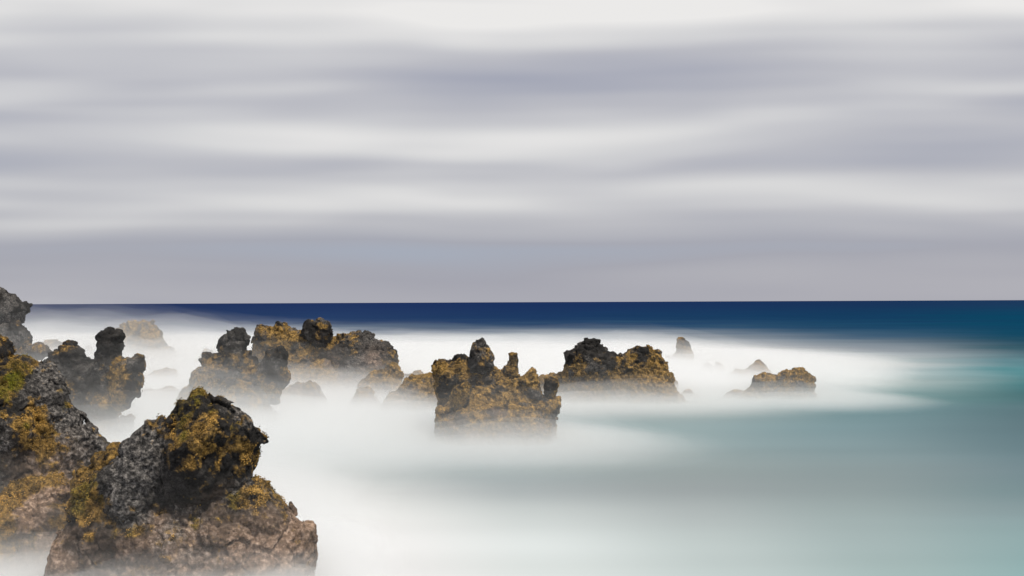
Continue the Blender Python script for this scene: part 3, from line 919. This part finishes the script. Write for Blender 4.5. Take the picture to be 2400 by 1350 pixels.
    qa = outline(D, ('V4', [(1200, 820), (1280, 760), (1300, 690), (1320, 630), (1400, 610), (1430, 560), (1470, 555), (1520, 580), (1580, 585), (1640, 620), (1750, 700), (1800, 1300), (1050, 1300), (1100, 900)]))
    qb = outline(D, ('V4', [(1590, 640), (1620, 600), (1660, 570), (1720, 530), (1790, 520), (1830, 500), (1890, 485), (1970, 485), (2010, 530), (2080, 560), (2085, 590), (2140, 630), (2145, 680), (2130, 770), (2110, 830), (2150, 870), (2190, 920), (2220, 1300), (1560, 1300)]))
    build_rock("sea_rock", "double-humped brown rock standing alone, the rightmost in the photo", [L(qa, 0.3, 0.9, 1.2, 0.4), L(qb, -0.2, 0.9, 1.3, 0.3)],
               D, 0.085, 16, rough=0.65, weed=1.25, tufts=0, crust_z=0.5, weed_lo=0.2, weed_hi=8)
    D = 91.0
    qc = outline(D, ('V4', [(840, 920), (930, 830), (1020, 800), (1100, 805), (1200, 830), (1270, 1200), (780, 1200)]))
    build_rock("sea_rock", "low flat rock in mist at the rightmost rock's left foot", [L(qc, 0, 1.0, 0.7, 0.4)], D, 0.13, 17, rough=0.5, weed=0.8)

    # ---- the back of the group -------------------------------------------
    D = 97.0
    ra = outline(D, ('W6', [(1270, 900), (1285, 520), (1280, 410), (1330, 390), (1340, 240), (1390, 205), (1480, 215), (1610, 230), (1640, 190), (1690, 200), (1690, 160), (1730, 145), (1850, 160), (1920, 200), (1970, 270), (2030, 265), (2120, 280), (2190, 300)]),
                 ('W8', [(420, 330), (600, 400), (800, 700), (950, 1000), (1000, 1500), (-250, 1500)]))
    pin = outline(D, ('W8', [(310, 310), (345, 200), (375, 95), (430, 85), (480, 110), (520, 130), (560, 90), (610, 68), (660, 100), (740, 130), (765, 240), (790, 280), (760, 400), (700, 470), (560, 480), (440, 400)]))
    rb = outline(D, ('W8', [(560, 500), (770, 350), (830, 355), (840, 300), (920, 280), (960, 300), (1050, 265), (1150, 270), (1180, 300), (1280, 255), (1330, 290), (1365, 275), (1380, 370), (1430, 390), (1445, 370), (1520, 400), (1600, 440), (1640, 490), (1640, 530), (1680, 560), (1720, 660), (1740, 720), (1740, 800), (1700, 900), (1700, 1500), (600, 1500)]))
    ms = outline(D, ('W8', [(60, 900), (130, 720), (200, 800), (350, 770), (600, 650), (750, 660), (850, 850), (950, 1000), (1100, 1500), (-50, 1500)]))
    ridge = build_rock("lava_ridge", "long high ridge with a split dark pinnacle and grey right bluff, behind the two-towered stack",
               [L(ra, 0, 0.8, 2.0, 0.4), L(rb, -0.3, 0.8, 1.9, 0.4), L(ms, -2.0, 0.9, 1.2, 1.2)],
               D, 0.095, 18, angular=0.4, jag=1.7, rough=1.0, weed=0.85, crust_z=1.6, weed_lo=1.0, weed_hi=6.6, tufts=0, pale=0.45,
               spots=[(735, 775, 1.4, 'bare', .7), (860, 800, 2.2, 'pale', .5), (880, 845, .9, 'crust', .8), (690, 785, 1.4, 'weed', .6), (760, 870, 2.0, 'weed', .5), (780, 860, 1.2, 'crust', .4)])
    build_rock("pinnacle", "dark split pinnacle", [L(pin, -0.9, 0.95, 0.9, 0.1)], D, 0.10, 44, rough=0.8, jag=1.5, weed=0.35, crust_z=-3, weed_hi=9, tufts=0, parent=ridge)
    D = 90.0
    k1 = outline(D, ('W8', [(1130, 1050), (1200, 980), (1350, 850), (1480, 820), (1560, 850), (1700, 950), (1800, 1100), (1850, 1500), (1060, 1500)]))
    k1b = outline(D, ('W8', [(1490, 850), (1560, 770), (1650, 720), (1720, 760), (1790, 850), (1780, 950), (1760, 1060), (1600, 1100), (1520, 1000)]))
    build_rock("sea_rock", "sloping brown mound with a dark rounded top under the ridge's grey bluff", [L(k1, 0, 0.9, 1.2, 0.5), L(k1b, 0.3, 0.9, 0.8, 0.2)],
               D, 0.09, 19, rough=0.6, weed=1.3, tufts=0, crust_z=1.2)
    D = 100.0
    k4 = outline(D, ('W8', [(1720, 960), (1800, 895), (1920, 880), (1960, 840), (2020, 830), (2080, 850), (2130, 910), (2220, 1000), (2240, 1400), (1680, 1400)]))
    build_rock("sea_rock", "pale hazy mound peeping over the lumpy golden mound", [L(k4, 0, 0.9, 0.9, 0.4)], D, 0.13, 20, rough=0.6, weed=1.1, tufts=0)
    D = 78.0
    hs = outline(D, ('W1', [(-240, -60), (-60, 30), (0, 70), (30, 110), (120, 118), (170, 170), (205, 240), (250, 248), (295, 222), (330, 250), (355, 258), (325, 340), (280, 400), (240, 490), (200, 620), (250, 900), (300, 2300), (-240, 2300)]))
    hs2 = outline(D, ('W1', [(-200, 560), (100, 520), (240, 492), (300, 515), (340, 570), (355, 625), (400, 650), (425, 720), (430, 840), (420, 1050), (400, 1300), (420, 2300), (-300, 2300)]))
    hs3 = outline(D, ('W1', [(250, 900), (425, 830), (480, 830), (520, 800), (580, 785), (650, 830), (690, 870), (725, 925), (700, 975), (600, 1010), (520, 1080), (450, 1130), (300, 1150)]))
    build_rock("sea_stack", "tall grey stack rising above the horizon at the left frame edge", [L(hs, 0.6, 0.9, 1.4, 0.3), L(hs2, -0.3, 0.9, 1.3, 0.4), L(hs3, -0.2, 0.9, 0.8, 0.0)],
               D, 0.085, 21, angular=0.4, jag=1.7, rough=0.85, weed=0.6, crust_z=0.8, weed_hi=6.0, tufts=0, pale=0.4)
    D = 122.0
    ec = outline(D, ('W1', [(1500, 800), (1590, 600), (1680, 600), (1685, 550), (1730, 525), (1780, 580), (1790, 650), (1805, 640), (1785, 485), (1850, 490), (1940, 520), (1970, 500), (2010, 475), (2070, 485), (2100, 510), (2110, 470), (2145, 452), (2170, 480), (2185, 560), (2210, 630), (2240, 640), (2290, 740), (2315, 800), (2320, 850), (2380, 870), (2420, 900), (2460, 1000), (2540, 1500), (1420, 1500)]))
    eb = outline(D, ('W1', [(1750, 860), (1850, 720), (1950, 660), (2050, 740), (2200, 780), (2320, 900), (2450, 1050), (2500, 1500), (1650, 1500)]))
    build_rock("sea_stack", "hazy brown stack with a toothed crest, far off behind the knobbly tower", [L(ec, 0.3, 0.8, 2.0, 0.5), L(eb, -1.0, 0.9, 1.3, 0.6)],
               D, 0.14, 22, jag=1.8, rough=0.85, weed=1.1, tufts=0, weed_hi=8)
    D = 112.0
    f1 = outline(D, ('W1', [(560, 880), (590, 830), (640, 775), (720, 765), (800, 762), (880, 780), (940, 810), (980, 900), (1020, 1500), (520, 1500)]))
    build_rock("sea_rock", "pale tan dome far behind, between the tall stack and the twin-peaked one", [L(f1, 0, 0.9, 1.3, 0.4)], D, 0.15, 23, rough=0.7, weed=0.9, pale=0.9, crust_z=3.5)
    D = 120.0
    f2 = outline(D, ('W1', [(1150, 950), (1180, 900), (1210, 850), (1240, 832), (1300, 880), (1345, 930), (1370, 1300), (1130, 1300)]))
    build_rock("sea_rock", "faint grey cone in the white mist, seen in the notch between the twin peaks", [L(f2, 0, 1.0, 1.0, 0.4)], D, 0.15, 24, rough=0.6, weed=0.8)
    D = 106.0
    g1 = outline(D, ('Z1', [(1140, 790), (1160, 755), (1210, 725), (1290, 712), (1340, 690), (1415, 715), (1430, 770), (1460, 1000), (1110, 1000)]))
    build_rock("sea_rock", "flat-topped faint rock in white foam, above the longer low rock, right of the jutting arm", [L(g1, 0, 0.9, 1.1, 0.4)], D, 0.14, 25, rough=0.7, weed=1.0)
    D = 88.0
    g2 = outline(D, ('Z1', [(1110, 930), (1130, 880), (1200, 855), (1250, 880), (1340, 842), (1400, 850), (1450, 890), (1490, 1100), (1080, 1100)]))
    build_rock("sea_rock", "long low grey rock with two bumps beside the jutting arm", [L(g2, 0, 0.9, 0.9, 0.4)], D, 0.12, 26, rough=0.6, weed=0.9)
    D = 118.0
    rr_ = outline(D, ('W6', [(220, 950), (250, 900), (270, 810), (340, 770), (380, 690), (380, 650), (430, 630), (480, 610), (510, 650), (560, 635), (600, 690), (640, 1300), (190, 1300)]))
    build_rock("sea_rock", "ghostly pale rock in the mist, left of the two-towered stack", [L(rr_, 0, 0.9, 1.0, 0.4)], D, 0.15, 27, rough=0.6, weed=0.8)
    D = 124.0
    sp = outline(D, ('V4', [(150, 400), (170, 310), (220, 270), (215, 200), (220, 140), (210, 95), (240, 65), (290, 72), (340, 95), (380, 140), (400, 200), (430, 270), (455, 330), (465, 410), (530, 440), (570, 900), (120, 900)]))
    spb = outline(D, ('V4', [(20, 420), (60, 350), (95, 320), (130, 345), (160, 420), (200, 900), (-10, 900)]))
    build_rock("sea_stack", "distant leaning brown spire alone in the mist, far from the others", [L(sp, 0, 0.9, 1.3, 0.4), L(spb, 0, 0.9, 0.6, 0.4)], D, 0.14, 28, rough=0.7, weed=1.1, tufts=0, weed_hi=9)
    D = 118.0
    p1 = outline(D, ('V4', [(520, 540), (560, 480), (650, 415), (720, 465), (795, 405), (850, 440), (890, 490), (960, 900), (480, 900)]))
    build_rock("sea_rock", "two faint small peaks just showing in the white mist right of the spire", [L(p1, 0, 0.9, 0.9, 0.4)], D, 0.15, 29, rough=0.5, weed=0.9)
    D = 112.0
    p2 = outline(D, ('V4', [(930, 600), (1060, 505), (1120, 520), (1200, 500), (1300, 430), (1320, 400), (1380, 378), (1430, 420), (1480, 480), (1540, 550), (1640, 900), (860, 900)]))
    build_rock("sea_rock", "ghostly pointed rock in mist behind the rightmost rock", [L(p2, 0, 0.9, 1.0, 0.4)], D, 0.15, 30, rough=0.5, weed=0.9)


rocks()


# ------------------------------------------------------------------ mist lying on the water
def mist_bank(name, label, top, material, x0, x1, y0, y1, step, edge=8.0):
    xs = np.arange(x0, x1 + step, step)
    ys = np.arange(y0, y1 + step, step)
    X, Yg = np.meshgrid(xs, ys, indexing='ij')
    Z = top(X, Yg)
    e = np.minimum(np.minimum(X - x0, x1 - X), np.minimum(Yg - y0, y1 - Yg))
    Z = Z * smooth(0, edge, e) - 0.06
    nx, ny = X.shape
    vt = np.stack([X.ravel(), Yg.ravel(), Z.ravel()], 1)
    vb = vt.copy()
    vb[:, 2] = -0.35
    idx = np.arange(nx * ny).reshape(nx, ny)
    f = np.stack([idx[:-1, :-1], idx[1:, :-1], idx[1:, 1:], idx[:-1, 1:]], -1).reshape(-1, 4)
    fb = f[:, ::-1] + nx * ny
    side = []
    o = nx * ny
    loop = list(idx[:, 0]) + list(idx[-1, 1:]) + list(idx[-2::-1, -1]) + list(idx[0, -2:0:-1])
    for a, b in zip(loop, loop[1:] + loop[:1]):
        side.append((a, a + o, b + o, b))
    fs = np.concatenate([f, fb, np.array(side)])
    me = mesh_from(name, np.concatenate([vt, vb]), fs, 4)
    ob = link(name, me, material)
    ob['kind'] = 'stuff'
    ob['label'] = label
    return ob


def wav(X, Y, sx, sy, seed):
    p = np.stack([X.ravel() * sx, Y.ravel() * sy, np.full(X.size, seed * 3.3)], 1)
    return fbm(p, 3).reshape(X.shape)


def blob(X, Y, cx, cy_, rx, ry):
    return np.exp(-(((X - cx) / rx) ** 2 + ((Y - cy_) / ry) ** 2))


def mist_scale(X, Y):
    """how high the surf is thrown up: most among the rocks on the left, nothing over the open water to the right"""
    b = X / Y
    m = smooth(0.0, -0.12, b) * smooth(46, 62, Y) * smooth(250, 80, Y)
    m = np.maximum(m, (0.85 + 0.3 * smooth(98, 112, Y)) * smooth(0.40, 0.10, b) * smooth(72, 102, Y) * smooth(200, 115, Y))
    m = np.maximum(m, 1.05 * blob(X, Y, 22, 88.5, 7, 6.5))
    m = np.maximum(m, 1.0 * blob(X, Y, 8.5, 85.5, 11, 7))
    m = m * (1 + 0.70 * smooth(-0.08, -0.42, b) * smooth(220, 70, Y))
    m = m * (1 - 0.55 * blob(X, Y, -28, 83, 7, 9)) * (1 - 0.40 * blob(X, Y, -34, 100, 8, 8)) * (1 - 0.35 * blob(X, Y, -12, 80, 10, 7))
    near = 0.78 * smooth(-0.10, -0.22, b) * smooth(20, 27, Y)
    near = near * smooth(70, 40, Y)
    m = np.maximum(m, near)
    return np.maximum(m, 1.2 * blob(X, Y, -0.8, 61.0, 7, 6.5))


def near_boost(X, Y):
    return smooth(-0.08, -0.20, X / Y) * smooth(20, 25, Y) * smooth(42, 35, Y)


MIST = [(0.40, 0.226, "dense white surf mist lying on the water round every rock foot"),
        (0.75, 0.130, "low white mist over the surf, shin high at the rocks"),
        (1.10, 0.094, "white mist over the surf, waist high at the rocks"),
        (1.60, 0.0645, "thin white mist drifting between the rocks, head high"),
        (2.20, 0.0345, "thinner veil of mist rising between the rocks"),
        (2.90, 0.0164, "faint veil of spray reaching halfway up the rocks"),
        (3.80, 0.0065, "fainter spray reaching the shoulders of the rocks"),
        (5.00, 0.0021, "faintest spray hanging at the tops of the rocks")]
for i_, (h_, d_, lab_) in enumerate(MIST):
    mist_bank("mist", lab_, lambda X, Y: np.clip(h_ * mist_scale(X, Y) * (1 + (0.6 if h_ < 1.3 else 0.35 if h_ < 3 else 0.0) * smooth(98, 112, Y) * smooth(180, 130, Y)) * (1 + (0.30 - 0.15 * h_ / 4.9) * wav(X, Y, 0.05, 0.09, i_) + 0.35 * (1 - h_ / 5.5) * wav(X, Y, 0.20, 0.22, i_ + 9)), 0, 14),
              make_mist_material("mist", d_, (0.90, 0.915, 0.93)), -150, 80, 17, 290, 1.8, 4.0)

for h_, d_, lab_ in ((0.95, 0.42, "thick white wash swirling at the feet of the near rocks"), (1.4, 0.13, "thin wash mist just above the near rocks' feet")):
    mist_bank("mist", lab_, lambda X, Y: np.clip(h_ * near_boost(X, Y) * (1 + 0.4 * wav(X, Y, 0.25, 0.3, h_)), 0, 4),
              make_mist_material("mist", d_, (0.90, 0.915, 0.93)), -40, 10, 18, 44, 0.8, 2.0)

print("tris", TRI[0], "script s", round(time.time() - T0, 1))
